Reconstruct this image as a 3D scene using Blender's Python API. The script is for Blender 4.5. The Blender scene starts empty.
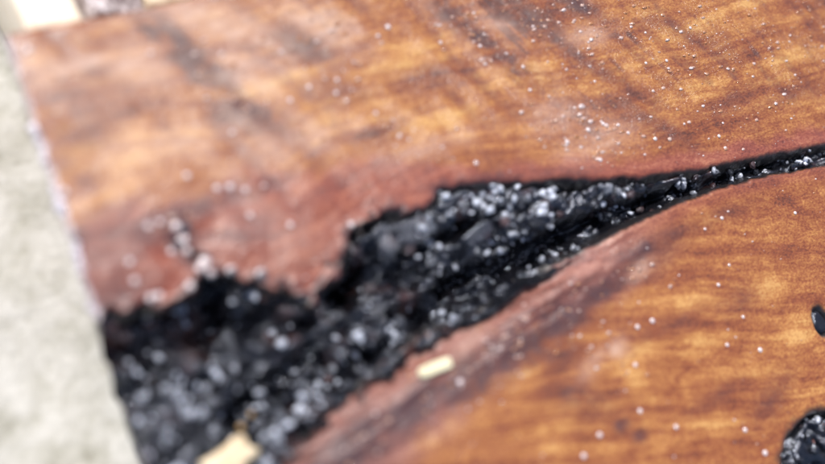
import bpy, math, random
import numpy as np
from mathutils import Vector, Matrix

rng = np.random.default_rng(11)
random.seed(11)
scene = bpy.context.scene
COL = scene.collection

# ------------------------------------------------------------------ camera
T = 0.042                      # top of the slab above the ground (metres)
HFOV, TILT, GDIR, DIST = 45.0, 27.0, math.radians(37), 0.30
FPX = 412.5 / math.tan(math.radians(HFOV / 2))
_g = np.array([math.cos(GDIR), math.sin(GDIR)])
_t = math.radians(TILT)
_n = np.array([_g[0] * math.sin(_t), _g[1] * math.sin(_t), math.cos(_t)])


def _cam_plane(px, py):
    d = np.array([(px - 412.5) / FPX, -(py - 232) / FPX, -1.0])
    return d * ((np.array([0, 0, -DIST]) @ _n) / (d @ _n))


_X = _cam_plane(169, 2) - _cam_plane(5, 36)
_X /= np.linalg.norm(_X)
_Y = np.cross(_n, _X)
ROT = np.array([_X, _Y, _n])                    # camera axes -> world axes
CAM = np.array([0, 0, T]) + ROT @ np.array([0, 0, DIST])


def at(px, py, z=T):
    """point of the photograph (825 x 464) laid on the level plane at height z"""
    d = ROT @ np.array([(px - 412.5) / FPX, -(py - 232) / FPX, -1.0])
    return CAM + d * ((z - CAM[2]) / d[2])


cam = bpy.data.objects.new('camera', bpy.data.cameras.new('camera'))
COL.objects.link(cam)
m = Matrix([list(r) for r in ROT]).to_4x4()
m.translation = Vector(CAM)
cam.matrix_world = m
cam.data.sensor_width = 36
cam.data.angle = math.radians(HFOV)
cam.data.clip_start = 0.01
cam.data.clip_end = 50
cam.data.dof.use_dof = True
_fp = at(735, 110) - CAM
cam.data.dof.focus_distance = float(-(ROT.T @ _fp)[2])
cam.data.dof.aperture_fstop = 2.9
scene.camera = cam

# ------------------------------------------------------------------ light
SUN = np.array([-0.10, 0.55, 0.83])             # towards the sun: beyond the far edge, to the left
SUN /= np.linalg.norm(SUN)
SUN_EL = math.asin(SUN[2])
SUN_AZ = math.atan2(SUN[0], SUN[1])
world = bpy.data.worlds.new('World')
scene.world = world
world.use_nodes = True
wn = world.node_tree
sky = wn.nodes.new('ShaderNodeTexSky')
sky.sky_type = 'NISHITA'
sky.sun_disc = False
sky.sun_elevation = SUN_EL
sky.sun_rotation = SUN_AZ
sky.air_density = 1.0
sky.dust_density = 4.0
sky.ozone_density = 1.0
wn.links.new(sky.outputs[0], wn.nodes['Background'].inputs[0])
wn.nodes['Background'].inputs[1].default_value = 0.09
sl = bpy.data.lights.new('sun', 'SUN')
sl.energy = 3.2
sl.angle = math.radians(3)
sl.color = (1.0, 0.97, 0.93)
so = bpy.data.objects.new('sun', sl)
so.rotation_euler = Vector(SUN).to_track_quat('Z', 'Y').to_euler()
COL.objects.link(so)
scene.view_settings.view_transform = 'Standard'
scene.view_settings.look = 'None'
scene.view_settings.exposure = 0.42
scene.view_settings.gamma = 1.0
scene.cycles.use_denoising = True
scene.cycles.sample_clamp_indirect = 8
scene.cycles.max_bounces = 6


# ------------------------------------------------------------------ helpers
def hash2(ix, iy, seed):
    h = (ix.astype(np.int64) * 374761393 + iy.astype(np.int64) * 668265263 + seed * 1442695041) & 0xffffffff
    h = ((h ^ (h >> 13)) * 1274126177) & 0xffffffff
    h = ((h ^ (h >> 15)) * 2246822519) & 0xffffffff
    return ((h ^ (h >> 16)) & 0xffffff) / float(0xffffff)


def vnoise(x, y, seed=0):
    ix, iy = np.floor(x), np.floor(y)
    fx, fy = x - ix, y - iy
    fx = fx * fx * fx * (fx * (fx * 6 - 15) + 10)
    fy = fy * fy * fy * (fy * (fy * 6 - 15) + 10)
    a, b = hash2(ix, iy, seed), hash2(ix + 1, iy, seed)
    c, d = hash2(ix, iy + 1, seed), hash2(ix + 1, iy + 1, seed)
    return (a * (1 - fx) + b * fx) * (1 - fy) + (c * (1 - fx) + d * fx) * fy * 1.0


def fbm(x, y, seed=0, octaves=4):
    r, amp, tot = 0, 1.0, 0
    for o in range(octaves):
        r = r + amp * vnoise(x * 2 ** o + 17.3 * o, y * 2 ** o - 9.1 * o, seed + o)
        tot += amp
        amp *= 0.5
    return r / tot - 0.5


def sstep(a, b, x):
    t = np.clip((x - a) / (b - a), 0, 1)
    return t * t * (3 - 2 * t)


def seg_dist(px, py, pts):
    best = np.full(px.shape, 1e9)
    for (ax, ay), (bx, by) in zip(pts[:-1], pts[1:]):
        dx, dy = bx - ax, by - ay
        t = np.clip(((px - ax) * dx + (py - ay) * dy) / (dx * dx + dy * dy + 1e-12), 0, 1)
        best = np.minimum(best, np.hypot(px - ax - t * dx, py - ay - t * dy))
    return best


def inside(px, py, poly):
    r = np.zeros(px.shape, bool)
    n = len(poly)
    for i in range(n):
        (x1, y1), (x2, y2) = poly[i], poly[(i + 1) % n]
        if y1 == y2:
            continue
        c = ((y1 > py) != (y2 > py)) & (px < (x2 - x1) * (py - y1) / (y2 - y1) + x1)
        r ^= c
    return r


def link(name, verts, faces, mat, parent=None, smooth=True, attrs=None):
    me = bpy.data.meshes.new(name)
    verts = np.asarray(verts, dtype=np.float32)
    if isinstance(faces, np.ndarray):
        k = faces.shape[1]
        me.vertices.add(len(verts))
        me.vertices.foreach_set('co', verts.ravel())
        me.loops.add(faces.size)
        me.loops.foreach_set('vertex_index', faces.astype(np.int32).ravel())
        me.polygons.add(len(faces))
        me.polygons.foreach_set('loop_start', np.arange(0, faces.size, k, dtype=np.int32))
        me.polygons.foreach_set('loop_total', np.full(len(faces), k, dtype=np.int32))
        me.update(calc_edges=True)
        me.validate()
    else:
        me.from_pydata([tuple(map(float, v)) for v in verts], [], faces)
        me.update()
    for nm, a in (attrs or {}).items():
        at_ = me.attributes.new(nm, 'FLOAT_COLOR', 'POINT')
        at_.data.foreach_set('color', np.asarray(a, dtype=np.float32).ravel())
    me.polygons.foreach_set('use_smooth', np.full(len(me.polygons), smooth))
    me.materials.append(mat)
    o = bpy.data.objects.new(name, me)
    COL.objects.link(o)
    o.parent = parent
    return o


def tag(o, label=None, cat=None, group=None, kind=None):
    for k, v in (('label', label), ('category', cat), ('group', group), ('kind', kind)):
        if v:
            o[k] = v
    return o


class NT:
    """small node-tree builder"""

    def __init__(self, name):
        self.m = bpy.data.materials.new(name)
        self.m.use_nodes = True
        self.t = self.m.node_tree
        self.b = self.t.nodes['Principled BSDF']

    def n(self, kind, **kw):
        nd = self.t.nodes.new(kind)
        for k, v in kw.items():
            setattr(nd, k, v)
        return nd

    def put(self, sock, v):
        if hasattr(v, 'is_output'):
            self.t.links.new(v, sock)
        else:
            sock.default_value = v

    def coords(self, scale=(1, 1, 1), rot=(0, 0, 0)):
        tc = self.n('ShaderNodeTexCoord')
        mp = self.n('ShaderNodeMapping')
        self.put(mp.inputs['Vector'], tc.outputs['Object'])
        mp.inputs['Scale'].default_value = scale
        mp.inputs['Rotation'].default_value = rot
        return mp.outputs[0]

    def noise(self, vec, scale=1.0, detail=4, rough=0.55, dist=0.0):
        nd = self.n('ShaderNodeTexNoise')
        self.put(nd.inputs['Vector'], vec)
        nd.inputs['Scale'].default_value = scale
        nd.inputs['Detail'].default_value = detail
        nd.inputs['Roughness'].default_value = rough
        nd.inputs['Distortion'].default_value = dist
        return nd.outputs[0]

    def ramp(self, fac, stops):
        nd = self.n('ShaderNodeValToRGB')
        el = nd.color_ramp.elements
        while len(el) < len(stops):
            el.new(0.5)
        for e, (p, c) in zip(el, stops):
            e.position = p
            e.color = (*c, 1) if len(c) == 3 else c
        self.put(nd.inputs[0], fac)
        return nd.outputs[0]

    def mix(self, fac, a, b, blend='MIX'):
        nd = self.n('ShaderNodeMix', data_type='RGBA', blend_type=blend)
        self.put(nd.inputs[0], fac)
        for s, v in ((nd.inputs[6], a), (nd.inputs[7], b)):
            self.put(s, v if hasattr(v, 'is_output') else (*v, 1))
        return nd.outputs[2]

    def math(self, op, a, b=0.0, clamp=False):
        nd = self.n('ShaderNodeMath', operation=op, use_clamp=clamp)
        self.put(nd.inputs[0], a)
        self.put(nd.inputs[1], b)
        return nd.outputs[0]

    def attr(self, name):
        nd = self.n('ShaderNodeAttribute', attribute_name=name)
        sp = self.n('ShaderNodeSeparateColor')
        self.put(sp.inputs[0], nd.outputs['Color'])
        return sp.outputs[0], sp.outputs[1], sp.outputs[2], nd.outputs['Alpha']

    def bump(self, height, dist=0.0005, strength=1.0):
        nd = self.n('ShaderNodeBump')
        nd.inputs['Distance'].default_value = dist
        nd.inputs['Strength'].default_value = strength
        self.put(nd.inputs['Height'], height)
        self.put(self.b.inputs['Normal'], nd.outputs[0])
        return nd.outputs[0]

    def set(self, **kw):
        for k, v in kw.items():
            s = self.b.inputs[k.replace('_', ' ')]
            if isinstance(v, tuple) and len(v) == 3 and s.type == 'RGBA':
                v = (*v, 1)
            self.put(s, v)
        return self.m


# ------------------------------------------------------------------ materials
def mat_wood():
    k = NT('oiled_wood')
    red, mauve, dark, gold = k.attr('tone')
    char, sheen_paint, wet, pale = k.attr('wear_sheen')
    warp = k.noise(k.coords((25, 25, 25)), 1, 3)
    wv = k.n('ShaderNodeVectorMath', operation='MULTIPLY_ADD')
    wc = k.n('ShaderNodeCombineXYZ')
    k.put(wc.inputs[1], warp)
    k.put(wv.inputs[0], wc.outputs[0])
    wv.inputs[1].default_value = (0, 2.2, 0)
    fl = k.n('ShaderNodeAttribute', attribute_name='flow')
    fm = k.n('ShaderNodeVectorMath', operation='MULTIPLY')
    k.put(fm.inputs[0], fl.outputs['Vector'])
    fm.inputs[1].default_value = (20, 260, 0)
    k.put(wv.inputs[2], fm.outputs[0])
    grain = k.noise(wv.outputs[0], 1, 6, 0.62)
    patch = k.noise(k.coords((75, 130, 55), (0, 0, -0.5)), 1, 8, 0.74, 0.5)
    fine = k.noise(k.coords((240, 2200, 500)), 1, 3, 0.7)
    fleck = k.noise(k.coords((900, 1300, 900), (0, 0, 0.3)), 1, 3, 0.65)
    v = k.math('ADD', k.math('MULTIPLY', grain, 0.58), k.math('MULTIPLY', patch, 0.42))
    v = k.math('ADD', v, k.math('MULTIPLY', k.math('SUBTRACT', fine, 0.5), 0.08))
    cross = k.noise(k.coords((210, 60, 300), (0, 0, 0.62)), 1, 6, 0.68, 1.2)
    v = k.math('ADD', v, k.math('MULTIPLY', k.math('SUBTRACT', cross, 0.5), 0.16))
    v = k.math('ADD', v, k.math('MULTIPLY', k.math('SUBTRACT', fleck, 0.5), 0.46))
    v = k.math('ADD', k.math('MULTIPLY', k.math('SUBTRACT', v, 0.5), 1.12), 0.484)
    v = k.math('ADD', v, k.math('MULTIPLY', gold, 0.20))
    v = k.math('SUBTRACT', v, k.math('MULTIPLY', dark, 0.20))
    c = k.ramp(v, [(0.28, (0.105, 0.030, 0.015)), (0.40, (0.225, 0.058, 0.019)), (0.50, (0.315, 0.108, 0.031)),
                   (0.60, (0.435, 0.185, 0.052)), (0.74, (0.60, 0.33, 0.11))])
    rc = k.ramp(v, [(0.3, (0.12, 0.027, 0.021)), (0.5, (0.27, 0.067, 0.043)), (0.7, (0.44, 0.165, 0.10))])
    c = k.mix(k.math('MULTIPLY', red, 0.88), c, rc)
    mc = k.ramp(v, [(0.3, (0.10, 0.034, 0.030)), (0.5, (0.25, 0.098, 0.080)), (0.7, (0.42, 0.21, 0.175))])
    c = k.mix(k.math('MULTIPLY', mauve, 0.92), c, mc)
    st = k.ramp(k.math('ADD', k.math('MULTIPLY', fleck, 0.5), k.math('MULTIPLY', cross, 0.5)), [(0.42, (0, 0, 0)), (0.56, (1, 1, 1))])
    c = k.mix(k.math('MULTIPLY', dark, k.math('ADD', k.math('MULTIPLY', st, 0.85), 0.08), True), c, (0.075, 0.040, 0.045))
    c = k.mix(k.math('MULTIPLY', sheen_paint, 0.66), c, (0.62, 0.42, 0.33))  # pinkish sheen painted into the base colour
    c = k.mix(pale, c, (0.68, 0.62, 0.66))
    c = k.mix(char, c, (0.012, 0.010, 0.011))
    h = k.math('ADD', k.math('MULTIPLY', grain, 0.5), k.math('ADD', k.math('MULTIPLY', fine, 0.35), k.math('MULTIPLY', fleck, 0.5)))
    k.bump(h, 0.0007, 0.45)
    cb = k.n('ShaderNodeBump')
    cb.inputs['Distance'].default_value = 0.0018
    coarse = k.noise(k.coords((420, 620, 500), (0, 0, 0.4)), 1, 3, 0.6)
    k.put(cb.inputs['Height'], k.math('ADD', coarse, k.math('MULTIPLY', fleck, 0.35)))
    k.put(cb.inputs['Strength'], k.math('ADD', 0.12, k.math('MULTIPLY', wet, 0.85)))
    k.put(k.b.inputs['Coat Normal'], cb.outputs[0])
    crough = k.math('SUBTRACT', 0.34, k.math('MULTIPLY', wet, 0.20))
    rough = k.math('ADD', 0.30, k.math('MULTIPLY', fleck, 0.25))
    return k.set(Base_Color=c, Roughness=rough, Coat_Weight=0.9, Coat_Roughness=crough)


def mat_char(name='charred_black', base=(0.006, 0.006, 0.008), ior=2.0, rough=0.15, tint=True):
    k = NT(name)
    c = base
    if tint:
        r_, g_, b_, a_ = k.attr('tint')
        c = k.mix(r_, base, (0.16, 0.062, 0.045))
        c = k.mix(g_, c, (0.70, 0.75, 0.88))  # pale blue mix paints the glints of the beads and tints paler lumps
    nz = k.noise(k.coords((1400, 1400, 1400)), 1, 4, 0.6)
    k.bump(nz, 0.0006, 0.5)
    return k.set(Base_Color=c, Roughness=rough, IOR=ior, Specular_Tint=(0.78, 0.84, 1.0, 1))


def mat_concrete():
    k = NT('pale_concrete')
    a = k.noise(k.coords((38, 38, 38)), 1, 5, 0.68, 0.6)
    b = k.noise(k.coords((160, 160, 160)), 1, 5, 0.65)
    v = k.math('ADD', k.math('MULTIPLY', a, 0.65), k.math('MULTIPLY', b, 0.35))
    c = k.ramp(v, [(0.34, (0.26, 0.25, 0.20)), (0.43, (0.42, 0.41, 0.36)), (0.53, (0.52, 0.51, 0.47)), (0.64, (0.63, 0.62, 0.585))])
    sp = k.ramp(k.noise(k.coords((420, 420, 420)), 1, 2), [(0.66, (0, 0, 0)), (0.74, (1, 1, 1))])
    c = k.mix(k.math('MULTIPLY', sp, 0.4), c, (0.22, 0.21, 0.17))
    k.bump(b, 0.002, 0.6)
    return k.set(Base_Color=c, Roughness=0.9)


def mat_pale_wood(name, c0, c1, sc=(40, 700, 300), rough=0.6):
    k = NT(name)
    g = k.noise(k.coords(sc), 1, 4, 0.6, 0.4)
    c = k.ramp(g, [(0.35, c0), (0.65, c1)])
    k.bump(g, 0.0005, 0.4)
    return k.set(Base_Color=c, Roughness=rough)


def mat_bark():
    k = NT('grey_bark')
    a = k.noise(k.coords((500, 260, 400)), 1, 5, 0.65)
    c = k.ramp(a, [(0.36, (0.10, 0.065, 0.06)), (0.46, (0.40, 0.34, 0.34)), (0.60, (0.66, 0.60, 0.62))])
    k.bump(a, 0.002, 0.8)
    return k.set(Base_Color=c, Roughness=0.85)


WOOD, CHAR, CONC = mat_wood(), mat_char(), mat_concrete()
SOOT = mat_char('dull_soot', (0.005, 0.005, 0.006), 1.5, 0.3)
BATTEN = mat_pale_wood('planed_pale_wood', (0.78, 0.66, 0.50), (0.86, 0.80, 0.70), (700, 40, 300))
SAP = mat_pale_wood('rough_sapwood', (0.42, 0.30, 0.19), (0.66, 0.55, 0.40), (400, 60, 300))
CHIP = mat_pale_wood('cream_wood_flake', (0.74, 0.68, 0.44), (0.80, 0.76, 0.55))
SPLINT = mat_pale_wood('fresh_splinter_wood', (0.70, 0.52, 0.33), (0.80, 0.68, 0.49), (300, 120, 300))
CRUMB = mat_pale_wood('golden_crumb', (0.35, 0.20, 0.06), (0.50, 0.32, 0.12), (900, 900, 900), 0.4)
BARK = mat_bark()


def mat_nib():
    k = NT('bubble_glint_skin')
    r_, g_, b_, a_ = k.attr('tint')
    c = k.mix(r_, (0.40, 0.17, 0.07), (0.74, 0.68, 0.72))  # pale end of the mix paints glints on nibs and bubbles
    return k.set(Base_Color=c, Roughness=0.16, IOR=1.6, Coat_Weight=1.0, Coat_Roughness=0.1)


NIB = mat_nib()
FRINGE = NT('torn_fibre_glint').set(Base_Color=(0.72, 0.68, 0.76), Roughness=0.3, Coat_Weight=0.6)

# ------------------------------------------------------------------ the ground
gx = np.linspace(-0.45, 0.45, 181)
GX, GY = np.meshgrid(gx + 0.0, gx, indexing='ij')
GZ = fbm(GX * 25, GY * 25, 3) * 0.004 + fbm(GX * 120, GY * 120, 5, 3) * 0.0012 - 0.003
# far, coarse ring so that the sheet goes on beyond the frame
n1 = len(gx)
gv = np.stack([GX, GY, GZ], -1).reshape(-1, 3)
ii, jj = np.meshgrid(np.arange(n1 - 1), np.arange(n1 - 1), indexing='ij')
gf = np.stack([ii * n1 + jj, (ii + 1) * n1 + jj, (ii + 1) * n1 + jj + 1, ii * n1 + jj + 1], -1).reshape(-1, 4)
big = np.array([[-6, -6, -.004], [6, -6, -.004], [6, 6, -.004], [-6, 6, -.004]])
border = [0, (n1 - 1) * n1, n1 * n1 - 1, n1 - 1]
nb = len(gv)
ring = np.array([[border[i], nb + i, nb + (i + 1) % 4, border[(i + 1) % 4]] for i in range(4)])[:, ::-1]
ground = link('ground', np.vstack([gv, big]), np.vstack([gf, ring[:, ::-1]]), CONC)
tag(ground, 'rough pale grey concrete ground under the slab', kind='structure')

# ------------------------------------------------------------------ the slab
e0, e1 = at(5, 36), at(148, 464)
Y_FAR = float((e0[1] + at(169, 2)[1]) / 2)
Y_NEAR = float(min(at(0, 464)[1], at(825, 464)[1])) - 0.03
X_RIGHT = float(max(at(825, 0)[0], at(825, 464)[0])) + 0.04


def end_x(y):
    return e0[0] + (e1[0] - e0[0]) * (y - e0[1]) / (e1[1] - e0[1]) + fbm(y * 160, y * 0 + 3.3, 40, 3) * 0.0022


STEP = 0.00056
yy = np.arange(Y_NEAR, Y_FAR + STEP * .5, STEP)
LEN = X_RIGHT - float(end_x(np.array([Y_NEAR]))[0])
ss = np.arange(0, LEN, STEP)
S, Yg = np.meshgrid(ss, yy, indexing='ij')
Xg = S + end_x(Yg)
Yg = Yg + (fbm(Xg * 60, Yg * 0, 44, 3) * 0.0025) * sstep(Y_FAR - 0.02, Y_FAR, Yg)
NX, NY = S.shape


def P(pts):
    return [tuple(at(*p)[:2]) for p in pts]


UPPER = P([(20, 336), (70, 326), (98, 317), (130, 308), (155, 303), (176, 297), (188, 288), (196, 276),
           (198, 262), (194, 250), (201, 251), (209, 264), (222, 271), (240, 276), (262, 282), (278, 287),
           (296, 293), (312, 291), (326, 276), (340, 262), (350, 244), (351, 229), (364, 220), (378, 212), (398, 210),
           (424, 207), (433, 196), (441, 187), (460, 182), (495, 180), (530, 181), (562, 177), (600, 177), (640, 175),
           (672, 170), (700, 168), (738, 160), (780, 151), (825, 143), (880, 136), (960, 132)])
LOWER = P([(960, 150), (880, 158), (825, 167), (800, 171), (760, 179), (720, 190), (680, 205), (640, 223), (600, 244), (560, 265),
           (522, 286), (492, 309), (462, 325), (430, 341), (408, 353), (380, 374), (350, 393), (326, 412), (302, 440),
           (282, 464), (240, 520), (190, 590), (130, 640), (40, 640)])
POLY = UPPER + LOWER
du, dl = seg_dist(Xg, Yg, UPPER), seg_dist(Xg, Yg, LOWER)
ins = inside(Xg, Yg, POLY)
lip_noise = fbm(Xg * 210, Yg * 210, 7, 3) * 0.0085 + fbm(Xg * 600, Yg * 600, 8, 2) * 0.0030
sd_crack = np.where(ins, -1, 1) * np.minimum(du, dl) + lip_noise * (0.16 + 0.84 * sstep(0.03, -0.03, Xg))
knot_c, knot_r = at(838, 476), 0.0225
kx, ky = Xg - knot_c[0], Yg - knot_c[1]
sd_knot = np.hypot(kx * 0.9, ky) - knot_r + fbm(Xg * 110, Yg * 110, 9, 3) * 0.005
eye_c = at(823, 321)
ex, ey = Xg - eye_c[0], Yg - eye_c[1]
sd_eye = np.hypot(ex, ey * 0.7) - 0.0045 + fbm(Xg * 300, Yg * 300, 10, 2) * 0.001
sd = np.minimum(np.minimum(sd_crack, sd_knot), sd_eye)


# wood tones and painted sheen, as soft patches along and across the grain
def blob(px, py, l, w, ang, strength=1.0):
    c = at(px, py)
    ca, sa = math.cos(math.radians(ang)), math.sin(math.radians(ang))
    u = (Xg - c[0]) * ca + (Yg - c[1]) * sa
    v = -(Xg - c[0]) * sa + (Yg - c[1]) * ca
    wob = 1 + 0.9 * PATCH
    return strength * np.exp(-((u / (l * wob)) ** 2 + (v / (w * wob)) ** 2))


PATCH = fbm(Xg * 90, Yg * 90, 21, 4)
FINE = fbm(Xg * 300, Yg * 500, 22, 4)


def blobs(lst):
    r = np.zeros_like(Xg)
    for b in lst:
        r = np.maximum(r, blob(*b))
    return np.clip(r * (1 + 1.1 * FINE), 0, 1)


MM = 0.001
gold = blobs([(250, 92, 22 * MM, 5 * MM, 0, .8), (400, 60, 20 * MM, 5 * MM, 5, .8), (350, 112, 24 * MM, 6 * MM, 0, .6),
              (120, 150, 26 * MM, 8 * MM, 0, .45), (450, 118, 18 * MM, 5 * MM, 0, .9), (330, 15, 14 * MM, 4 * MM, 0, .6),
              (520, 75, 15 * MM, 5 * MM, 0, .8), (620, 70, 24 * MM, 6 * MM, 4, .6), (700, 85, 20 * MM, 6 * MM, 4, .6), (700, 25, 30 * MM, 7 * MM, 4, .8),
              (790, 60, 24 * MM, 7 * MM, 4, .7), (560, 30, 16 * MM, 4 * MM, 4, .5),
              (630, 375, 10 * MM, 4 * MM, -55, 1.), (625, 360, 14 * MM, 4 * MM, 0, .7), (700, 345, 14 * MM, 5 * MM, 0, .8),
              (795, 335, 12 * MM, 5 * MM, 0, 1.), (730, 375, 20 * MM, 5 * MM, 0, .5), (690, 300, 8 * MM, 3 * MM, 0, .5),
              (610, 240, 18 * MM, 3 * MM, 25, .7), (770, 285, 9 * MM, 5 * MM, 0, .8), (520, 375, 12 * MM, 5 * MM, 20, .6),
              (450, 425, 14 * MM, 6 * MM, 10, .7), (560, 425, 12 * MM, 6 * MM, 10, .4), (720, 420, 12 * MM, 6 * MM, 0, .5),
              (660, 440, 12 * MM, 4 * MM, 0, .4)])
dark = blobs([(150, 30, 5 * MM, 2.4 * MM, -55, 1.), (176, 35, 9 * MM, 2.6 * MM, -60, 1.3), (205, 72, 11 * MM, 4 * MM, -50, 1.4),
              (238, 112, 10 * MM, 4.5 * MM, -35, 1.3), (92, 70, 5 * MM, 5 * MM, -80, .5), (70, 95, 12 * MM, 5 * MM, 0, .4), (120, 110, 16 * MM, 4 * MM, -5, .4),
              (302, 45, 10 * MM, 5 * MM, -40, 1.), (90, 135, 10 * MM, 5 * MM, -10, .5), (455, 20, 9 * MM, 4 * MM, -50, .9), (480, 38, 8 * MM, 3 * MM, -40, 1.),
              (535, 18, 14 * MM, 5 * MM, -50, .7), (580, 8, 12 * MM, 4 * MM, -40, .8), (565, 45, 18 * MM, 3 * MM, -55, .7), (600, 70, 20 * MM, 3 * MM, -50, .5),
              (510, 65, 10 * MM, 4 * MM, -40, .6), (430, 75, 12 * MM, 5 * MM, -10, .4), (375, 132, 6 * MM, 3 * MM, 0, .6),
              (345, 92, 9 * MM, 4 * MM, -20, .4), (650, 120, 20 * MM, 4 * MM, -45, .45), (730, 100, 20 * MM, 4 * MM, 5, .35), (690, 35, 24 * MM, 4 * MM, -35, .35),
              (790, 95, 18 * MM, 3 * MM, 0, .3), (75, 240, 4 * MM, 4 * MM, 30, .8), (85, 180, 4 * MM, 3 * MM, 0, .5),
              (140, 235, 8 * MM, 4 * MM, 0, .7), (178, 222, 4 * MM, 3 * MM, -60, 1.3), (183, 240, 5 * MM, 3 * MM, -60, 1.4), (195, 256, 5 * MM, 3 * MM, -50, 1.4), (120, 285, 8 * MM, 5 * MM, 0, .5), (250, 230, 12 * MM, 6 * MM, 0, .4), (110, 240, 12 * MM, 7 * MM, 0, .5), (200, 205, 14 * MM, 4 * MM, 0, .45), (155, 220, 5 * MM, 4 * MM, 0, .5), (60, 165, 5 * MM, 4 * MM, 0, .4),
              (600, 300, 12 * MM, 7 * MM, 0, .25), (740, 300, 10 * MM, 5 * MM, 0, .3), (660, 250, 16 * MM, 5 * MM, 20, .3), (670, 325, 18 * MM, 3 * MM, 0, .25),
              (560, 350, 10 * MM, 6 * MM, 25, .5), (622, 425, 3 * MM, 2 * MM, 0, .9), (640, 437, 3 * MM, 2 * MM, 0, .8), (580, 400, 14 * MM, 6 * MM, -40, .4),
              (720, 395, 12 * MM, 3 * MM, 0, .3), (770, 400, 12 * MM, 4 * MM, 20, .4), (720, 212, 14 * MM, 4 * MM, 0, .35),
              (630, 245, 8 * MM, 4 * MM, 20, .8), (420, 395, 16 * MM, 4 * MM, 28, .7), (350, 430, 14 * MM, 6 * MM, 28, .7), (500, 345, 14 * MM, 5 * MM, 28, .6)])
_l0 = at(600, 244) - at(330, 410)
LANG = math.degrees(math.atan2(_l0[1], _l0[0]))
dark = np.maximum(dark, blobs([(px, py, 14 * MM, w_ * MM, LANG, a_) for px, py, w_, a_ in
                               ((300, 480, 8, 1.4), (350, 448, 7, 1.4), (410, 410, 5.5, 1.4), (462, 386, 5, 1.3), (520, 354, 5, 1.2), (565, 320, 5, 1.1), (600, 292, 4.5, 1.), (638, 250, 4.5, .9), (670, 235, 4, .5))]))
# fine dark hatching across the grain, upper right
_h0 = at(620, 140) - at(480, 10)
_h0 /= np.linalg.norm(_h0)
hu, hv = Xg * _h0[0] + Yg * _h0[1], -Xg * _h0[1] + Yg * _h0[0]
hat = sstep(0.06, 0.2, fbm(hu * 40, hv * 330, 33, 4)) * sstep(-0.12, 0.16, fbm(Xg * 50, Yg * 50, 34, 3))
reg = np.maximum.reduce([blob(530, 30, .035, .03, 0), blob(640, 30, .05, .03, 0), blob(600, 110, .03, .025, 0, .7), blob(760, 50, .05, .03, 0, .7), blob(200, 60, .016, .03, -50, .8), blob(300, 40, .016, .02, -50, .6)])
dark = np.maximum(dark, 0.75 * hat * np.clip(reg, 0, 1))
sheen_paint = blobs([(85, 62, 16 * MM, 2.5 * MM, 0, .8), (140, 65, 10 * MM, 6 * MM, -45, .9), (225, 25, 24 * MM, 6 * MM, -30, .9), (245, 60, 12 * MM, 4 * MM, -30, .7),  # whitish sheen patches, painted as colour
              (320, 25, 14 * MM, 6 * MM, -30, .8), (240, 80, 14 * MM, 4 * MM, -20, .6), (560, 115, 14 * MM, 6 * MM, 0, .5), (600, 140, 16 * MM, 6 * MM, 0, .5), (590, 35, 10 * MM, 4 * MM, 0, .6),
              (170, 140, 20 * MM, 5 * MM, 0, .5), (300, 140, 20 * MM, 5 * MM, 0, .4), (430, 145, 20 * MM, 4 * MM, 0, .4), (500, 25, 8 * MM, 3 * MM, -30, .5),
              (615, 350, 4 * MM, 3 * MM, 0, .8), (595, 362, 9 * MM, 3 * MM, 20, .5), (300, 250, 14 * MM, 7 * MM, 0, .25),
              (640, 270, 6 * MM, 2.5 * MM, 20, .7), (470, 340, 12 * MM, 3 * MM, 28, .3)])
up_side = du < dl
wu = 0.010 + 0.020 * sstep(0.02, -0.06, Xg) + 0.004 * PATCH
_rb = np.array(sorted(P([(0, 262), (40, 246), (90, 224), (150, 202), (200, 186), (260, 176), (330, 167), (400, 163), (450, 163), (520, 162), (600, 160), (700, 150), (825, 128), (960, 118)])))
red = np.where(up_side, 1, 0) * sstep(-0.0025, 0.0035, np.interp(Xg, _rb[:, 0], _rb[:, 1]) - Yg + 0.012 * PATCH) * (sd_crack > -0.002)
wl = 0.017 + 0.014 * sstep(0.03, -0.05, Xg)
mauve = np.where(up_side, 0, 1) * sstep(1.2, 0.55, dl / wl + 0.8 * PATCH) * sstep(0.105, 0.05, Xg)
red = np.maximum(red, np.where(up_side, 0, 1) * 0.55 * sstep(0.006, 0.002, dl))
char = sstep(0.0002, -0.0008, sd + 0.0006 * FINE)
char = np.maximum(char, 0.75 * sstep(0.003, 0.0, sd_knot + 0.003 * FINE))
pale = 0.75 * sstep(0.0016, 0.0004, S + 0.0022 * fbm(Yg * 400, S * 300, 31, 3) + 0.0002)
# grain that bends round the split
xs_ = np.linspace(Xg.min(), Xg.max(), 400)
def smooth_y(pts):
    p_ = np.array(sorted(pts))
    y_ = np.interp(xs_, p_[:, 0], p_[:, 1])
    kern = np.exp(-np.linspace(-2, 2, 61) ** 2)
    return np.convolve(np.pad(y_, 30, mode='edge'), kern / kern.sum(), 'valid')
yu_, yl_ = np.interp(Xg, xs_, smooth_y(UPPER)), np.interp(Xg, xs_, smooth_y(LOWER))
_f0 = at(780, 362) - at(580, 366)
_f0 /= np.linalg.norm(_f0)
flow_y = np.where(up_side, Yg - yu_ * np.exp(-du / 0.045), -Xg * _f0[1] + Yg * _f0[0] - 0.2 - (yl_ - Xg * _f0[1]) * 0.8 * np.exp(-dl / 0.016))
wet = np.clip(1.1 * dark * (Yg > yu_) + 0.9 * sheen_paint * (Yg > yl_ - 0.03) + 0.9 * np.where(up_side, 0, 1) * sstep(0.02, 0.0, dl) * sstep(0.09, 0.02, Xg)
              + 0.8 * sstep(0.02, 0.14, fbm(Xg * 60 + Yg * 55, Yg * 22 - Xg * 20, 57, 3)) * (Yg > yu_) * sstep(0.016, 0.03, du)
              + 0.15 * red * sstep(0.05, 0.15, PATCH) + 0.12, 0, 1)
dark = dark * np.where(up_side, 1, sstep(0.003, 0.009, dl))
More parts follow.
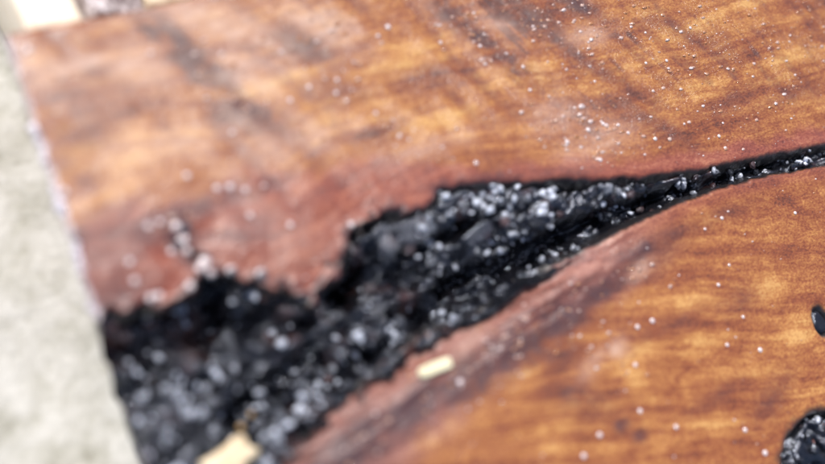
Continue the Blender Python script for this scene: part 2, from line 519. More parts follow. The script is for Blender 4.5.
dark = np.maximum(dark, 0.8 * sstep(0.0035, 0.0, sd_crack + 0.004 * FINE + 0.003 * PATCH) * sstep(0.09, 0.0, Xg))
# chatter of the saw: shallow waves across the grain, their sheen banding painted into colour
RIP = np.sin(hv * 2 * math.pi / 0.0125 + 5 * fbm(Xg * 22, Yg * 22, 58, 3)) * sstep(-0.25, 0.15, fbm(Xg * 35, Yg * 35, 59, 2))
sheen_paint = np.clip(sheen_paint + 0.30 * sstep(0.1, 0.9, RIP + 1.6 * FINE) * (Yg > yu_) * sstep(0.012, 0.03, du) * sstep(0.14, -0.02, Xg), 0, 1)
dark = np.clip(dark + 0.30 * sstep(0.2, 0.95, -RIP + 1.6 * FINE) * (Yg > yu_) * sstep(0.010, 0.03, du), 0, 1)
wet = np.clip(wet + 0.5 * sstep(-0.2, 0.9, RIP + 1.2 * PATCH) * (Yg > yu_) * sstep(0.01, 0.03, du), 0, 1)
# relief
Z = T + fbm(Xg * 25, Yg * 35, 50, 2) * 0.0007 + fbm(Xg * 75 - Yg * 60, Yg * 60 + Xg * 30, 51, 3) * 0.00025 + fbm(Xg * 160, Yg * 420, 52, 3) * 0.00016 + RIP * 0.00022 * (0.3 + 0.7 * up_side)
d = np.clip(0.0009 - sd, 0, 0.0035)
Z -= 420 * d * d
_ld = at(600, 244) - at(330, 410)
_ld /= np.linalg.norm(_ld)
lu, lv = Xg * _ld[0] + Yg * _ld[1], -Xg * _ld[1] + Yg * _ld[0]
lowband = np.where(up_side, 0, 1) * sstep(0.019, 0.0, dl) * sstep(0.10, 0.02, Xg)
Z += np.where(up_side, 0, 1) * 0.0022 * np.exp(-((dl - 0.0075) / 0.0035) ** 2) * sstep(0.11, 0.03, Xg)
Z -= 0.0045 * lowband * lowband + lowband * (fbm(lu * 50, lv * 240, 53, 4) * 0.0062)
upband = np.where(up_side & ~ins, 1, 0) * sstep(0.020, 0.0, du) * sstep(0.02, -0.04, Xg)
Z -= 0.0016 * upband * upband + upband * fbm(Xg * 130, Yg * 170, 54, 4) * 0.0018
edge_d = np.minimum(S, Y_FAR - Yg)
re = np.clip(0.0014 - edge_d, 0, 0.0014)
Z -= 500 * re * re
Z -= sstep(0.002, 0, S) * (fbm(Yg * 330, S * 330, 55, 3) + 0.1) * 0.0016
idx = np.arange(NX * NY).reshape(NX, NY)
quad = np.stack([idx[:-1, :-1], idx[1:, :-1], idx[1:, 1:], idx[:-1, 1:]], -1)
sdq = np.maximum(np.maximum(sd[:-1, :-1], sd[1:, :-1]), np.maximum(sd[1:, 1:], sd[:-1, 1:]))
keep = sdq > -0.0022
V = np.stack([Xg, Yg, Z], -1).reshape(-1, 3)
F = quad[keep]
tone = np.stack([red, mauve, dark, gold], -1).reshape(-1, 4)
wear_sheen = np.stack([char, sheen_paint, wet, pale], -1).reshape(-1, 4)
flow = np.stack([Xg, flow_y, flow_y * 0, flow_y * 0 + 1], -1).reshape(-1, 4)


def skirt(border_idx, offs, mask):
    """wall hung from a border row of vertices; offs: list of (dx, dy, drop)"""
    global V, F, tone, wear_sheen, flow
    base = V[border_idx]
    prev = border_idx
    for j, (dx, dy, drop) in enumerate(offs):
        nv = base.copy()
        nv[:, 0] += dx
        nv[:, 1] += dy
        if dx == 0:                              # follow the undercut of the sawn end
            nv[:, 0] += min(drop / T, 1) * 0.012 * np.clip(1 - (base[:, 0] - base[0, 0]) / 0.02, 0, 1)
        nv[:, 2] = np.maximum(nv[:, 2] - drop, 0.0006)
        start = len(V)
        cur = np.arange(start, start + len(nv))
        V = np.vstack([V, nv])
        tone = np.vstack([tone, tone[border_idx]])
        flow = np.vstack([flow, flow[border_idx]])
        wn_ = wear_sheen[border_idx].copy()
        wn_[:, 3] = 0.5 if j < 1 else 0.0
        wear_sheen = np.vstack([wear_sheen, wn_])
        q = np.stack([prev[:-1], prev[1:], cur[1:], cur[:-1]], -1)
        F = np.vstack([F, q[mask]])
        prev = cur


mk = sd[0, :]
skirt(idx[0, :], [(-0.0003, 0, 0.0006), (0.0006, 0, 0.003), (0.004, 0, 0.012), (0.012, 0, T)], np.maximum(mk[:-1], mk[1:]) > -0.0022)
skirt(idx[:, -1], [(0, 0.0003, 0.001), (0, 0.0, 0.006), (0, -0.002, T)], np.ones(NX - 1, bool))
skirt(idx[:, 0], [(0, -0.0003, 0.001), (0, 0.001, T)], np.ones(NX - 1, bool))
mk = sd[-1, :]
skirt(idx[-1, :], [(0.0003, 0, 0.001), (0, 0, T)], np.maximum(mk[:-1], mk[1:]) > -0.0022)
used = np.unique(F)
remap = np.full(len(V), -1)
remap[used] = np.arange(len(used))

ROOT = np.array([float(end_x(np.array([0.0]))[0]) + LEN / 2, (Y_NEAR + Y_FAR) / 2, 0])
slab = bpy.data.objects.new('wooden_slab', None)
COL.objects.link(slab)
tag(slab, 'glossy orange brown wooden slab split by a black charred crack, on pale concrete', 'wood slab', kind='thing')
body = link('body', V[used], remap[F], WOOD, slab, True, {'tone': tone[used], 'wear_sheen': wear_sheen[used], 'flow': flow[used]})

# ---------------------------------------------------- linings of the openings
CTRL = [(60, 345, 8), (110, 340, 10), (140, 400, 13), (170, 450, 12), (200, 350, 15), (160, 340, 14), (235, 300, 22), (262, 312, 22), (300, 306, 20), (330, 290, 18),
        (352, 262, 17), (240, 400, 12), (225, 440, 12), (280, 440, 6), (250, 464, 8), (300, 400, 8), (270, 370, 10), (330, 350, 11),
        (360, 330, 11), (345, 380, 14), (330, 398, 12), (390, 345, 15), (420, 320, 14), (200, 235, 3), (190, 260, 6),
        (390, 232, 5), (420, 222, 4), (460, 198, 2.4), (500, 190, 2.2), (540, 188, 2.8), (480, 212, 3), (430, 262, 9), (470, 238, 6), (500, 226, 7),
        (400, 290, 11), (450, 290, 13), (480, 280, 15), (520, 258, 14), (550, 228, 13), (580, 200, 8), (612, 190, 1.8), (598, 184, 2.5), (640, 186, 3), (600, 222, 12), (640, 205, 8),
        (690, 183, 3.5), (740, 170, 3), (800, 156, 3), (900, 146, 3.5), (180, 560, 14), (110, 600, 14)]
num = np.zeros_like(Xg)
den = np.full_like(Xg, 1e-9)
for (px, py, dp) in CTRL:
    c = at(px, py, T - dp * MM * 0.5)
    w = 1.0 / (((Xg - c[0]) ** 2 + (Yg - c[1]) ** 2) + 9e-6) ** 1.6
    num += w * dp
    den += w
TARGET = num / den * MM
for w_, dp, pts in ((3.6, 15, [(205, 292), (240, 302), (275, 314), (312, 308), (345, 280), (356, 250)]),
                    (2.6, 13, [(448, 285), (480, 270), (520, 255), (560, 236), (600, 216), (640, 206), (690, 190)]),
                    (2.2, 10, [(328, 405), (345, 386), (372, 362), (400, 345), (432, 326), (470, 308)]),
                    (3.0, 8, [(110, 352), (150, 350), (190, 345), (215, 330)]),
                    (1.6, 7, [(700, 186), (760, 168), (825, 154)]),
                    (1.8, 8, [(395, 262), (425, 246), (455, 232), (470, 222)]),
                    (2.0, 8, [(230, 415), (250, 400), (262, 380), (300, 362)])):
    q_ = [tuple(at(px, py, T - 0.008)[:2]) for px, py in pts]
    dd_ = seg_dist(Xg, Yg, q_) + fbm(Xg * 250, Yg * 250, 65, 3) * 0.003
    TARGET = TARGET + dp * MM * np.exp(-(np.clip(dd_, 0, 1) / (w_ * MM)) ** 2)
def domes(x, y, cell, seed):
    """rounded lumps packed side by side: height 0..1"""
    best = np.zeros_like(x)
    gx_, gy_ = np.floor(x / cell), np.floor(y / cell)
    for ox in (-1, 0, 1):
        for oy in (-1, 0, 1):
            cx_, cy_ = gx_ + ox, gy_ + oy
            jx, jy, jr = hash2(cx_, cy_, seed), hash2(cx_, cy_, seed + 1), hash2(cx_, cy_, seed + 2)
            rr = cell * (0.35 + 0.6 * jr)
            dd = np.hypot(x - (cx_ + jx) * cell, y - (cy_ + jy) * cell) / rr
            best = np.maximum(best, np.sqrt(np.clip(1 - dd * dd, 0, 1)) * (0.4 + 0.8 * jr))
    return best


wx, wy = Xg + fbm(Xg * 200, Yg * 200, 63, 2) * 0.004, Yg + fbm(Xg * 200, Yg * 200, 64, 2) * 0.004
# along and across the split
ux, uy = wx * _ld[0] + wy * _ld[1], -wx * _ld[1] + wy * _ld[0]
ridge = fbm(ux * 45, uy * 190, 62, 4)
rough_n = ridge * 0.014 + fbm(Xg * 95, Yg * 95, 60, 3) * 0.014 + domes(ux * .75, uy, 0.0062, 100) * 0.0052 + domes(wx, wy, 0.0030, 110) * 0.0020 + domes(wx, wy, 0.0013, 120) * 0.0005 - 0.002


def lining(name, sdf, target, rough, drop_to=None):
    dep = np.minimum(target, 0.0012 + 1.9 * np.clip(0.0012 - sdf, 0, 1))
    fade = sstep(-0.0005, -0.005, sdf)
    z = T - dep + rough * fade - 0.0005
    z = np.clip(z, 0.010, T - 0.0012)
    msk = np.minimum(np.minimum(sdf[:-1, :-1], sdf[1:, :-1]), np.minimum(sdf[1:, 1:], sdf[:-1, 1:])) < 0.0009
    f = quad[msk]
    v = np.stack([Xg, Yg, z], -1).reshape(-1, 3)
    if drop_to is not None:                      # hang the open end of the crack down to the ground
        b = idx[0, :]
        prev = b
        for dx, zz in ((0.0008, 0.8), (0.006, 0.35), (0.011, 0.02)):
            nv = v[b].copy()
            nv[:, 0] += dx
            nv[:, 2] = nv[:, 2] * zz + 0.0004
            cur = np.arange(len(v), len(v) + len(nv))
            v = np.vstack([v, nv])
            q = np.stack([prev[:-1], prev[1:], cur[1:], cur[:-1]], -1)
            mm_ = np.minimum(sdf[0, :-1], sdf[0, 1:]) < 0.0009
            f = np.vstack([f, q[mm_]])
            prev = cur
    u = np.unique(f)
    rm = np.full(len(v), -1)
    rm[u] = np.arange(len(u))
    br = np.clip(fbm(v[:, 0] * 160, v[:, 1] * 160, 66, 3) * 2.4 - 0.35, 0, 1) * 0.5
    for (px, py, sz) in ((112, 328, .006), (190, 318, .005), (415, 300, .003)):
        c = at(px, py)
        br = np.maximum(br, 0.7 * np.exp(-((v[:, 0] - c[0]) ** 2 + (v[:, 1] - c[1]) ** 2) / sz ** 2))
    if name == 'knot':
        br = br * 0
    tint = np.stack([br, br * 0, br * 0, br * 0 + 1], -1)
    o = link(name, v[u], rm[f], CHAR, slab, True, {'tint': tint[u]})
    return o, z


crack, ZC = lining('crack_lining', sd_crack, TARGET, rough_n, 0.0)
crack['label'] = 'black charred glistening inside of the long crack'
streak = fbm(Xg * 500 + Yg * 200, Yg * 60 - Xg * 90, 71, 3)
knot, ZK = lining('knot', sd_knot, 0.0025 + 0.0035 * sstep(-0.006, 0.0, sd_knot) + 0 * Xg, streak * 0.007 + fbm(Xg * 200, Yg * 200, 72, 3) * 0.004 + domes(Xg + .4 * Yg, Yg * .5, 0.003, 130) * 0.0022)
knot['label'] = 'large black charred knot with streaky grey lumps'
eye_h = 0.0026 - 0.0034 * sstep(-0.0006, -0.0030, sd_eye)
eye, ZE = lining('knot', sd_eye, eye_h, 0.0016 * FINE + domes(wx, wy, 0.0022, 140) * 0.0008)
eye['label'] = 'small round black knot with a bulging glossy middle'


# ---------------------------------------------------- angular crumbs of char in the openings
def base_ico():
    p = (1 + 5 ** .5) / 2
    v = np.array([(-1, p, 0), (1, p, 0), (-1, -p, 0), (1, -p, 0), (0, -1, p), (0, 1, p), (0, -1, -p), (0, 1, -p),
                  (p, 0, -1), (p, 0, 1), (-p, 0, -1), (-p, 0, 1)], float)
    v /= np.linalg.norm(v[0])
    f = np.array([(0, 11, 5), (0, 5, 1), (0, 1, 7), (0, 7, 10), (0, 10, 11), (1, 5, 9), (5, 11, 4), (11, 10, 2), (10, 7, 6),
                  (7, 1, 8), (3, 9, 4), (3, 4, 2), (3, 2, 6), (3, 6, 8), (3, 8, 9), (4, 9, 5), (2, 4, 11), (6, 2, 10), (8, 6, 7), (9, 8, 1)])
    return v, f


def sub_ico(v, f):
    v = list(map(tuple, v))
    cache = {}
    nf = []

    def mid(a, b):
        kk = (min(a, b), max(a, b))
        if kk not in cache:
            q = (np.array(v[a]) + np.array(v[b]))
            q /= np.linalg.norm(q)
            cache[kk] = len(v)
            v.append(tuple(q))
        return cache[kk]
    for a, b, c in f:
        x, y_, z_ = mid(a, b), mid(b, c), mid(c, a)
        nf += [(a, x, z_), (b, y_, x), (c, z_, y_), (x, y_, z_)]
    return np.array(v), np.array(nf)


ICO = base_ico()
ICO2 = sub_ico(*ICO)


def rand_rot(n):
    q = rng.normal(size=(n, 4))
    q /= np.linalg.norm(q, axis=1)[:, None]
    w, x, y, z = q.T
    return np.stack([1 - 2 * (y * y + z * z), 2 * (x * y - z * w), 2 * (x * z + y * w),
                     2 * (x * y + z * w), 1 - 2 * (x * x + z * z), 2 * (y * z - x * w),
                     2 * (x * z - y * w), 2 * (y * z + x * w), 1 - 2 * (x * x + y * y)], -1).reshape(n, 3, 3)


def scatter(pos, rad, jitter=0.25, squash=(1, 1, 1), shape=ICO, rot=True):
    bv, bf = shape
    n = len(pos)
    v = bv[None] * (1 + rng.uniform(-jitter, jitter, (n, len(bv), 1)))
    v = v * np.array(squash)[None, None]
    if rot:
        v = np.einsum('nij,nkj->nki', rand_rot(n), v)
    v = v * rad[:, None, None] + pos[:, None, :]
    f = bf[None] + (np.arange(n) * len(bv))[:, None, None]
    return v.reshape(-1, 3), f.reshape(-1, 3)


def in_frame(p, pad=40):
    q = (p - CAM) @ ROT
    u = 412.5 + FPX * q[:, 0] / -q[:, 2]
    w = 232 - FPX * q[:, 1] / -q[:, 2]
    return (u > -pad) & (u < 825 + pad) & (w > -pad) & (w < 464 + pad)


def pick(mask, n):
    ids = np.flatnonzero(mask.ravel())
    return rng.choice(ids, size=min(n, len(ids)), replace=False)


def crumbs(name, sdf, z, n, rmin, rmax, parent, brown=0.07, pale_=0.02):
    ids = pick((sdf < 0.0002) & (fbm(Xg * 120, Yg * 120, 77, 3) + rng.random(Xg.shape) * 0.3 > 0.1), n)
    rad = rmin + (rmax - rmin) * rng.random(len(ids)) ** 1.6
    pos = np.stack([Xg.ravel()[ids], Yg.ravel()[ids], z.ravel()[ids] + rad * 0.35], -1)
    v, f = scatter(pos, rad)
    t = np.zeros((len(ids), 4))
    t[:, 0] = (rng.random(len(ids)) < brown) * rng.random(len(ids))
    t[:, 1] = (rng.random(len(ids)) < pale_) * rng.random(len(ids))
    t = np.repeat(t, 12, axis=0)
    o = link(name, v, f, CHAR, parent, False, {'tint': t})
    tag(o, kind='stuff')
    return o


crumbs('char_crumbs', sd_crack, ZC, 420, 0.0005, 0.0016, slab, 0.03, 0.0)
crumbs('char_crumbs', sd_knot, ZK, 350, 0.0004, 0.0016, knot)

# pale beads painted as glints on the char, in clusters
w_cl = np.zeros_like(Xg)
for (px, py, sz, a) in ((160, 385, 9, 1), (175, 425, 9, 1), (235, 380, 9, .5), (285, 400, 8, 1.2), (305, 425, 9, 1.5), (275, 445, 8, 1.4), (320, 375, 8, 1.),
                        (350, 345, 8, .5), (400, 322, 7, .5), (300, 340, 10, .3), (440, 225, 8, 1.4), (480, 200, 9, 1.8), (525, 200, 8, 1.6), (500, 225, 7, 1.3),
                        (435, 260, 6, .7), (610, 188, 6, 1.6), (650, 190, 7, .8), (690, 180, 7, .8), (730, 172, 7, .7), (790, 158, 9, .8), (820, 156, 8, .7),
                        (640, 212, 5, .8), (570, 258, 7, .7), (520, 280, 6, .5), (200, 250, 6, 1.2), (225, 272, 6, 1.), (262, 280, 4, 1.), (155, 300, 6, .6), (460, 312, 6, .5)):
    c = at(px, py, T - 0.006)
    w_cl = np.maximum(w_cl, a * np.exp(-((Xg - c[0]) ** 2 + (Yg - c[1]) ** 2) / (sz * MM) ** 2))
for nm, sdf, zf, wgt, nbead in (('glint_beads', sd_crack, ZC, w_cl * (0.04 + 3 * np.clip(fbm(Xg * 260, Yg * 260, 78, 2) + 0.0, 0, 1)), 430),
                                ('glint_beads', sd_knot, ZK, 0.2 + np.clip(streak * 4, 0, 1), 12)):
    pr = np.where(sdf < 0.0004, wgt, 0).ravel()
    ids = rng.choice(len(pr), nbead, replace=False, p=pr / pr.sum())
    rad = 0.0004 + 0.0011 * rng.random(nbead) ** 2
    pos = np.stack([Xg.ravel()[ids], Yg.ravel()[ids], zf.ravel()[ids] + 0.0008], -1)
    v, f = scatter(pos, rad, 0.32, (1.3, 0.9, .7), ICO2)
    t = np.zeros((nbead, 4))
    t[:, 1] = 0.2 + 0.8 * rng.random(nbead)
    ob = link(nm, v, f, CHAR, slab if sdf is sd_crack else knot, True, {'tint': np.repeat(t, len(ICO2[0]), axis=0)})
    tag(ob, kind='stuff')

lump_me = []
for q in range(6):
    bv, bf = ICO2
    vv = bv * (1 + rng.uniform(-.22, .22, (len(bv), 1))) * np.array([1.15, 0.85, 0.7])
    lump_me.append(vv)
lm_obj = [None] * 6


def lump(px, py, r, kind, tintv, parent):
    """one larger angular lump of char resting in the crack"""
    c = at(px, py, T - 0.005)
    for _ in range(3):
        j = np.argmin((Xg[:, ::8] - c[0]) ** 2 + (Yg[:, ::8] - c[1]) ** 2)
        zc = ZC[:, ::8].ravel()[j]
        c = at(px, py, zc + r * 0.4)
    me = bpy.data.meshes.get('lump_shape_%d_%d' % (kind, int(tintv * 10)))
    if me is None:
        o = link('charred_lump', lump_me[kind], ICO2[1], CHAR, parent, False,
                 {'tint': np.tile([tintv if tintv < .5 else 0, tintv - .5 if tintv >= .5 else 0, 0, 1], (len(ICO2[0]), 1))})
        o.data.name = 'lump_shape_%d_%d' % (kind, int(tintv * 10))
    else:
        o = bpy.data.objects.new('charred_lump', me)
        COL.objects.link(o)
        o.parent = parent
    o.location = c
    o.scale = (r, r, r)
    o.rotation_euler = [random.uniform(0, 6.28) for _ in range(3)]
    return o


LUMPS = [(430, 228, 2.2, .7), (432, 262, 2.0, .6), (465, 210, 1.5, .6), (487, 199, 1.5, .6), (470, 218, 1.3, 0), (395, 232, 1.6, 0), (410, 250, 1.8, .2),
         (505, 222, 1.8, .4), (488, 245, 1.7, .3), (520, 205, 1.5, 0), (525, 200, 1.3, .6), (545, 205, 1.6, .3), (560, 190, 1.4, 0), (608, 189, 2.0, .9), (618, 192, 1.7, .8), (601, 187, 1.4, .8),
         (630, 195, 1.6, .3), (650, 185, 1.4, .3), (672, 184, 1.5, .6), (695, 178, 1.5, .2), (715, 172, 1.4, .6), (730, 172, 1.3, 0), (752, 165, 1.4, .4), (778, 158, 1.8, .6), (770, 170, 1.3, 0),
         (800, 152, 1.6, .2), (815, 158, 1.4, 0), (590, 215, 1.4, .2), (575, 232, 1.4, 0), (560, 215, 1.5, .3), (535, 225, 1.6, 0), (640, 210, 1.3, .3), (652, 212, 1.2, .2),
         (575, 250, 1.4, .6), (550, 262, 1.5, 0), (520, 275, 1.5, 0), (500, 290, 1.4, .6), (452, 312, 1.6, .6), (470, 300, 1.5, 0), (430, 300, 1.7, 0), (400, 322, 1.9, .6), (380, 325, 1.7, 0),
         (352, 335, 1.8, 0), (340, 355, 1.6, .6), (320, 345, 1.7, 0), (357, 356, 1.9, .6), (318, 372, 1.9, .6), (310, 365, 1.6, 0), (330, 375, 1.6, .6), (300, 385, 1.8, .6), (285, 395, 1.7, .6),
         (280, 415, 1.9, .6), (295, 420, 1.8, .6), (310, 420, 1.6, .6), (270, 440, 1.8, .6), (258, 425, 1.5, 0), (240, 370, 1.8, 0), (225, 380, 1.6, .6), (245, 360, 1.5, 0), (265, 345, 1.7, 0), (285, 330, 1.6, 0),
         (215, 350, 1.6, 0), (195, 365, 1.7, .6), (170, 370, 1.8, .6), (155, 372, 1.7, .6), (140, 385, 1.8, 0), (165, 395, 1.8, .6), (175, 410, 1.7, .6), (160, 428, 1.8, .6), (150, 410, 1.7, 0),
         (185, 430, 1.7, 0), (215, 425, 1.7, .6), (200, 445, 1.6, 0), (175, 455, 1.7, .6), (180, 330, 2.1, .2), (150, 325, 2.0, .3), (195, 315, 2.2, .3), (125, 335, 2.0, .3), (330, 310, 1.8, 0), (370, 290, 2, .2), (345, 300, 1.8, 0),
         (185, 228, 1.5, .6), (178, 243, 1.4, .6), (205, 262, 1.8, .7), (213, 275, 1.5, .6), (232, 272, 1.6, .7), (262, 276, 1.7, .7), (158, 222, 1.1, .2), (152, 300, 1.6, .6), (190, 290, 1.7, .3), (240, 285, 1.3, .6), (370, 215, 1.3, .3)]
for i, (px, py, r, tv) in enumerate(LUMPS):
    lump(px, py, r * MM, i % 6, tv, slab)

# ---------------------------------------------------- bubbles and dust in the varnish, and glints painted as pale nibs
bubble_me = scatter(np.zeros((1, 3)), np.ones(1), 0.0, (1, 1, 0.55), sub_ico(*ICO2), False)


def top_z(x, y):
    j = int(round((y - Y_NEAR) / STEP))
    i = int(round((x - float(end_x(np.array([y]))[0])) / STEP))
    return Z[min(max(i, 0), NX - 1), min(max(j, 0), NY - 1)]


BUB = [(205, 262, 2.1), (212, 271, 1.7), (232, 269, 1.8), (262, 273, 2.0), (176, 226, 1.7), (182, 240, 1.8), (188, 249, 1.4), (200, 268, 1.5), (152, 296, 1.7), (160, 294, 1.4), (190, 286, 1.6), (352, 224, 1.3), (130, 262, 1.2), (148, 226, 1.2),  # this row: pale beads added as glints near the crack's upper lip
       (28, 50, 1.3), (64, 192, 1.4), (187, 176, 1.25), (217, 188, 1.2), (230, 187, 1.3), (245, 190, 1.1), (388, 27, 1.2), (378, 36, .8), (290, 100, 1.0), (309, 87, 1.0), (337, 80, .9), (336, 93, .9),
       (441, 42, .8), (480, 46, .8), (523, 67, .8), (530, 90, .8), (485, 64, .7), (580, 107, .9), (588, 130, 1.1), (567, 142, 1.1), (603, 124, .9), (618, 125, .8), (628, 133, .8), (655, 139, 1.0), (600, 160, 1.),
       (719, 136, .9), (646, 63, .7), (666, 61, .8), (690, 28, .8), (684, 124, .6), (723, 123, .6), (795, 75, .6), (722, 218, .9), (795, 213, .9), (718, 285, .9), (705, 229, .7), (729, 265, .7),
       (652, 321, 1.2), (637, 327, 1.1), (743, 317, .8), (760, 350, 1.2), (727, 345, .9), (640, 411, 1.1), (676, 427, 1.1), (600, 435, 1.2), (584, 456, 1.2), (765, 453, 1.3), (476, 163, 1.), (290, 225, 1.1), (186, 237, 1.2),
       (250, 215, 1.1), (172, 250, 1.2), (160, 222, 1.1), (135, 280, 1.3), (376, 113, .8), (400, 135, .8), (566, 206, .7), (635, 365, 1.), (745, 430, 1.1), (460, 382, 1.3)]
proto = None
for i, (px, py, r) in enumerate(BUB):
    c = at(px, py)
    if proto is None:
        o = proto = link('bubble_glint', bubble_me[0], bubble_me[1], NIB, slab, True, {'tint': np.tile([.8, 0, 0, 1], (len(bubble_me[0]), 1))})
    else:
        o = proto.copy()
        COL.objects.link(o)
    o.location = (c[0], c[1], top_z(c[0], c[1]) + 0.0001)
    o.scale = (r * MM * 0.75,) * 3
    o.rotation_euler[2] = random.uniform(0, 6.28)

cl = fbm(Xg * 45, Yg * 45, 80, 3)
ids = pick((sd > 0.0015) & (S > 0.002) & (cl + rng.random(Xg.shape) * 0.35 > 0.20), 700)
rad = 0.0001 + 0.00034 * rng.random(len(ids)) ** 3
pos = np.stack([Xg.ravel()[ids], Yg.ravel()[ids], Z.ravel()[ids]], -1)
# extra painted glints where the stains are
c_ = np.zeros_like(Xg)
for (px, py, sz, a) in ((205, 70, 7, 1), (190, 45, 5, .6), (243, 110, 8, 1), (225, 90, 8, .6), (300, 45, 9, .5), (330, 30, 10, .4), (465, 25, 9, .9), (482, 42, 7, 1), (440, 10, 7, .7), (545, 22, 8, .8), (570, 12, 8, .8), (592, 40, 9, 1.),
                        (560, 60, 9, .5), (590, 120, 12, 1.1), (610, 145, 12, .9), (540, 122, 7, 1), (640, 130, 10, .5), (670, 40, 20, .35), (760, 60, 25, .35), (700, 110, 20, .35), (800, 30, 20, .3), (395, 125, 9, .5), (345, 85, 9, .4),
                        (160, 225, 7, .7), (185, 240, 7, 1), (235, 188, 7, .6), (640, 272, 7, .6), (610, 360, 9, .6), (440, 370, 12, .5), (500, 330, 12, .6), (370, 410, 12, .5), (560, 290, 10, .5)):
    q_ = at(px, py)
    c_ = np.maximum(c_, a * np.exp(-((Xg - q_[0]) ** 2 + (Yg - q_[1]) ** 2) / (sz * MM) ** 2))
pr = np.where(sd > 0.001, c_ * (0.2 + np.clip(FINE + 0.2, 0, 1)), 0).ravel()
ids2 = rng.choice(len(pr), 1300, replace=False, p=pr / pr.sum())
rad = np.concatenate([rad, 0.00014 + 0.0006 * rng.random(len(ids2)) ** 2.5])
pos = np.vstack([pos, np.stack([Xg.ravel()[ids2], Yg.ravel()[ids2], Z.ravel()[ids2]], -1)])
v, f = scatter(pos, rad, 0.38, (1.35, 0.9, 0.5), ICO2, False)
t = np.zeros((len(pos), 4))
t[:, 0] = 0.75 * rng.random(len(pos)) ** 1.8
nib = link('nibs_and_glints', v, f, NIB, slab, True, {'tint': np.repeat(t, len(ICO2[0]), axis=0)})
tag(nib, kind='stuff')

# torn pale fibres along the sawn end, glints painted as pale beads
ny = 620
yb = rng.uniform(Y_NEAR, Y_FAR, ny)
xb = end_x(yb)
zb = np.array([top_z(a, b) for a, b in zip(xb, yb)])
keepm = np.array([sd[2, min(max(int((b - Y_NEAR) / STEP), 0), NY - 1)] > 0.0005 for b in yb])
pos = np.stack([xb + rng.uniform(-.0006, .0010, ny), yb, zb - rng.uniform(0, 0.0012, ny)], -1)[keepm]
rad = ((0.0003 + 0.0013 * rng.random(ny) ** 2) * sstep(-0.12, 0.12, fbm(yb * 90, yb * 0 + 1.7, 95, 3)) + 0.00015)[keepm]
v, f = scatter(pos, rad, 0.3, (1.2, 1, 0.8), ICO2)
fr = link('end_fringe', v, f, FRINGE, slab, True)
tag(fr, 'pale torn fibres along the sawn end, with painted glints', kind='stuff')


# ------------------------------------------------------------------ loose bits
def flake(name, outline, thick, mat, loc, rot, label, cat, bow=0.0, group=None):
    """a thin chip with its own thickness, rounded edge and slight bow; outline in mm"""
    o2 = np.array(outline, float) * MM
    c = o2.mean(0)
    n = len(o2)
    rings = [(0.0, thick * .5), (0.55, thick * .55), (0.92, thick * .42), (1.0, thick * .1), (1.0, -thick * .2), (0.9, -thick * .5), (0.0, -thick * .5)]
    vs, fs = [], []
    for k, z in rings:
        for p in o2:
            q = c + (p - c) * k
            vs.append((q[0], q[1], z + bow * ((q[0] - c[0]) / 0.01) ** 2 + rng.uniform(-.06, .06) * thick * (k > 0)))
    for r_ in range(len(rings) - 1):
        for i in range(n):
            a, b = r_ * n + i, r_ * n + (i + 1) % n
            fs.append((a, a + n, b + n, b))
    o = link(name, vs, fs, mat, None, True)
    o.data.validate()
    o.location = loc
    o.rotation_euler = rot
    tag(o, label, cat, group)
    return o


pa, pb = at(417, 375), at(450, 362)
ln = np.linalg.norm(pb - pa) / MM
out = []
for i in range(24):
    a = 2 * math.pi * i / 24
    ca, sa = math.cos(a), math.sin(a)
    out.append((ln * .5 * math.copysign(abs(ca) ** .42, ca), 1.75 * math.copysign(abs(sa) ** .38, sa) * (1 + .12 * ca) + rng.uniform(-.16, .16)))
mid = (pa + pb) / 2
flake('wood_flake', out, 0.0007, CHIP, (mid[0], mid[1], max(top_z(*((pa + (pb - pa) * q_)[:2] + np.array(o_))) for q_ in (0, .25, .5, .75, 1) for o_ in ((0, 0), (-.001, .0017), (.001, -.0017))) + 0.0005), (0, 0.02, math.atan2(pb[1] - pa[1], pb[0] - pa[0])),
      'small cream oblong wood flake lying on the mauve lower lip of the crack', 'wood chip', 0.0004)

# splinter lying in the crack mouth
zs = T - 0.0025
sp = [(198, 480), (196, 462), (206, 457), (222, 446), (231, 436), (243, 431), (248, 436), (249, 444), (262, 447), (261, 455), (250, 461), (246, 470), (240, 485), (215, 492)]
w = np.array([at(px, py, zs)[:2] for px, py in sp]) / MM
wc_ = w.mean(0)
w = wc_ + (w - wc_) * np.array([0.9, 0.88])
dense = []
for i in range(len(w)):
    a_, b_ = w[i] - wc_, w[(i + 1) % len(w)] - wc_
    dense += [a_, a_ * .5 + b_ * .5 + rng.uniform(-.25, .25, 2)]
flake('wood_splinter', dense, 0.003, SPLINT, (wc_[0] * MM, wc_[1] * MM, zs), (0, 0, 0),
      'jagged pale tan wood splinter lodged in the crack mouth at the bottom', 'wood splinter')
for (px, py, r, lb) in ((251, 415, 1.0, 'tiny golden crumb on black char, farther from the tan splinter'),
                        (241, 427, 1.1, 'tiny golden crumb touching the tip of the tan splinter')):
    c = at(px, py, T - 0.005)
    v, f = scatter(np.zeros((1, 3)), np.array([r * MM]), 0.2, (1, .8, .7), ICO2)
    o = link('wood_crumb', v, f, CRUMB, None, True)
    o.location = c
    tag(o, lb, 'wood crumb', 'golden crumbs in the crack')

# ------------------------------------------------------------------ timber lying behind the slab


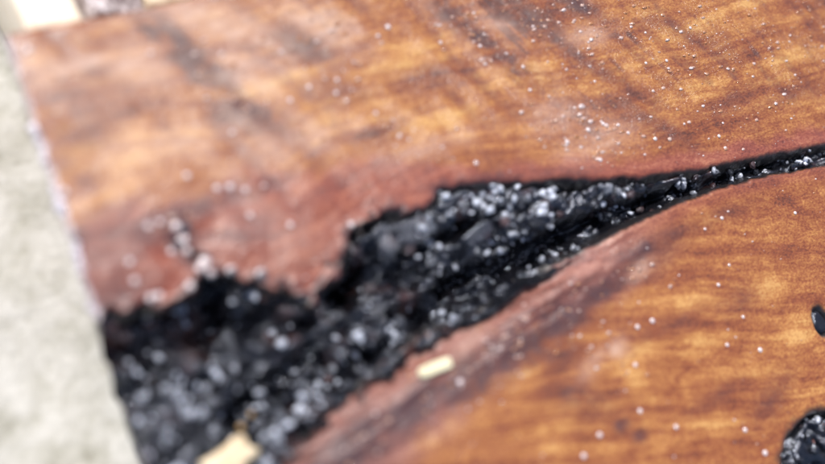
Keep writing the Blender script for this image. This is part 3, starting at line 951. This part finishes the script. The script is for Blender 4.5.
def rough_block(name, x0, x1, y0, y1, z1, mat, parent, seed, amp=0.0006, nx=28, nyy=60, slant=0.0, bev=0.0012):
    """a sawn piece with worn edges: top sheet with rounded borders, walls down to the ground"""
    u = np.linspace(0, 1, nx)
    w_ = np.linspace(0, 1, nyy)
    U, W = np.meshgrid(u, w_, indexing='ij')
    YB = y0 + (y1 - y0) * W
    XB = x0 + (x1 - x0) * U + slant * (YB - y0)
    e = np.minimum(np.minimum(U, 1 - U) * (x1 - x0), np.minimum(W, 1 - W) * (y1 - y0))
    ZB = z1 + fbm(XB * 180, YB * 180, seed, 4) * amp * 2 - np.clip(bev - e, 0, bev) ** 2 / bev * .8
    v_ = np.stack([XB, YB, ZB], -1).reshape(-1, 3)
    id_ = np.arange(nx * nyy).reshape(nx, nyy)
    f_ = np.stack([id_[:-1, :-1], id_[1:, :-1], id_[1:, 1:], id_[:-1, 1:]], -1).reshape(-1, 4)
    loop = np.concatenate([id_[:, 0], id_[-1, 1:], id_[-2::-1, -1], id_[0, -2:0:-1]])
    low = v_[loop].copy()
    low[:, 2] = 0.0004
    k_ = np.arange(len(loop)) + len(v_)
    q_ = np.stack([loop, k_, np.roll(k_, -1), np.roll(loop, -1)], -1)
    return link(name, np.vstack([v_, low]), np.vstack([f_, q_]), mat, parent, True)


zb_ = 0.034
a0 = at(27, 30, zb_)
a1 = at(85, 21, zb_)
l1 = at(12, 0, zb_)
slant = (l1[0] - a0[0]) / (l1[1] - a0[1])
yb0 = Y_FAR + 0.003
bat = rough_block('pale_batten', a0[0], a1[0], yb0, yb0 + 0.09, zb_, BATTEN, None, 90, 0.0004, 24, 60, slant)
tag(bat, 'pale cream planed batten end poking out behind the slab corner', 'batten')
off = bpy.data.objects.new('bark_offcut', None)
COL.objects.link(off)
tag(off, 'grey lilac bark covered offcut behind the slab, right of the batten', 'offcut')
b0, b1 = at(92, 13, 0.031), at(142, 4, 0.031)
rough_block('bark', b0[0], b1[0] + .001, yb0 + 0.002, yb0 + 0.08, 0.031, BARK, off, 91, 0.003, 60, 120, slant * .4)
b2 = at(230, -14, 0.031)
rough_block('sapwood', b1[0] + 0.0016, b2[0], yb0 + 0.002, yb0 + 0.08, 0.030, SAP, off, 92, 0.0008, 60, 80, slant * .4)
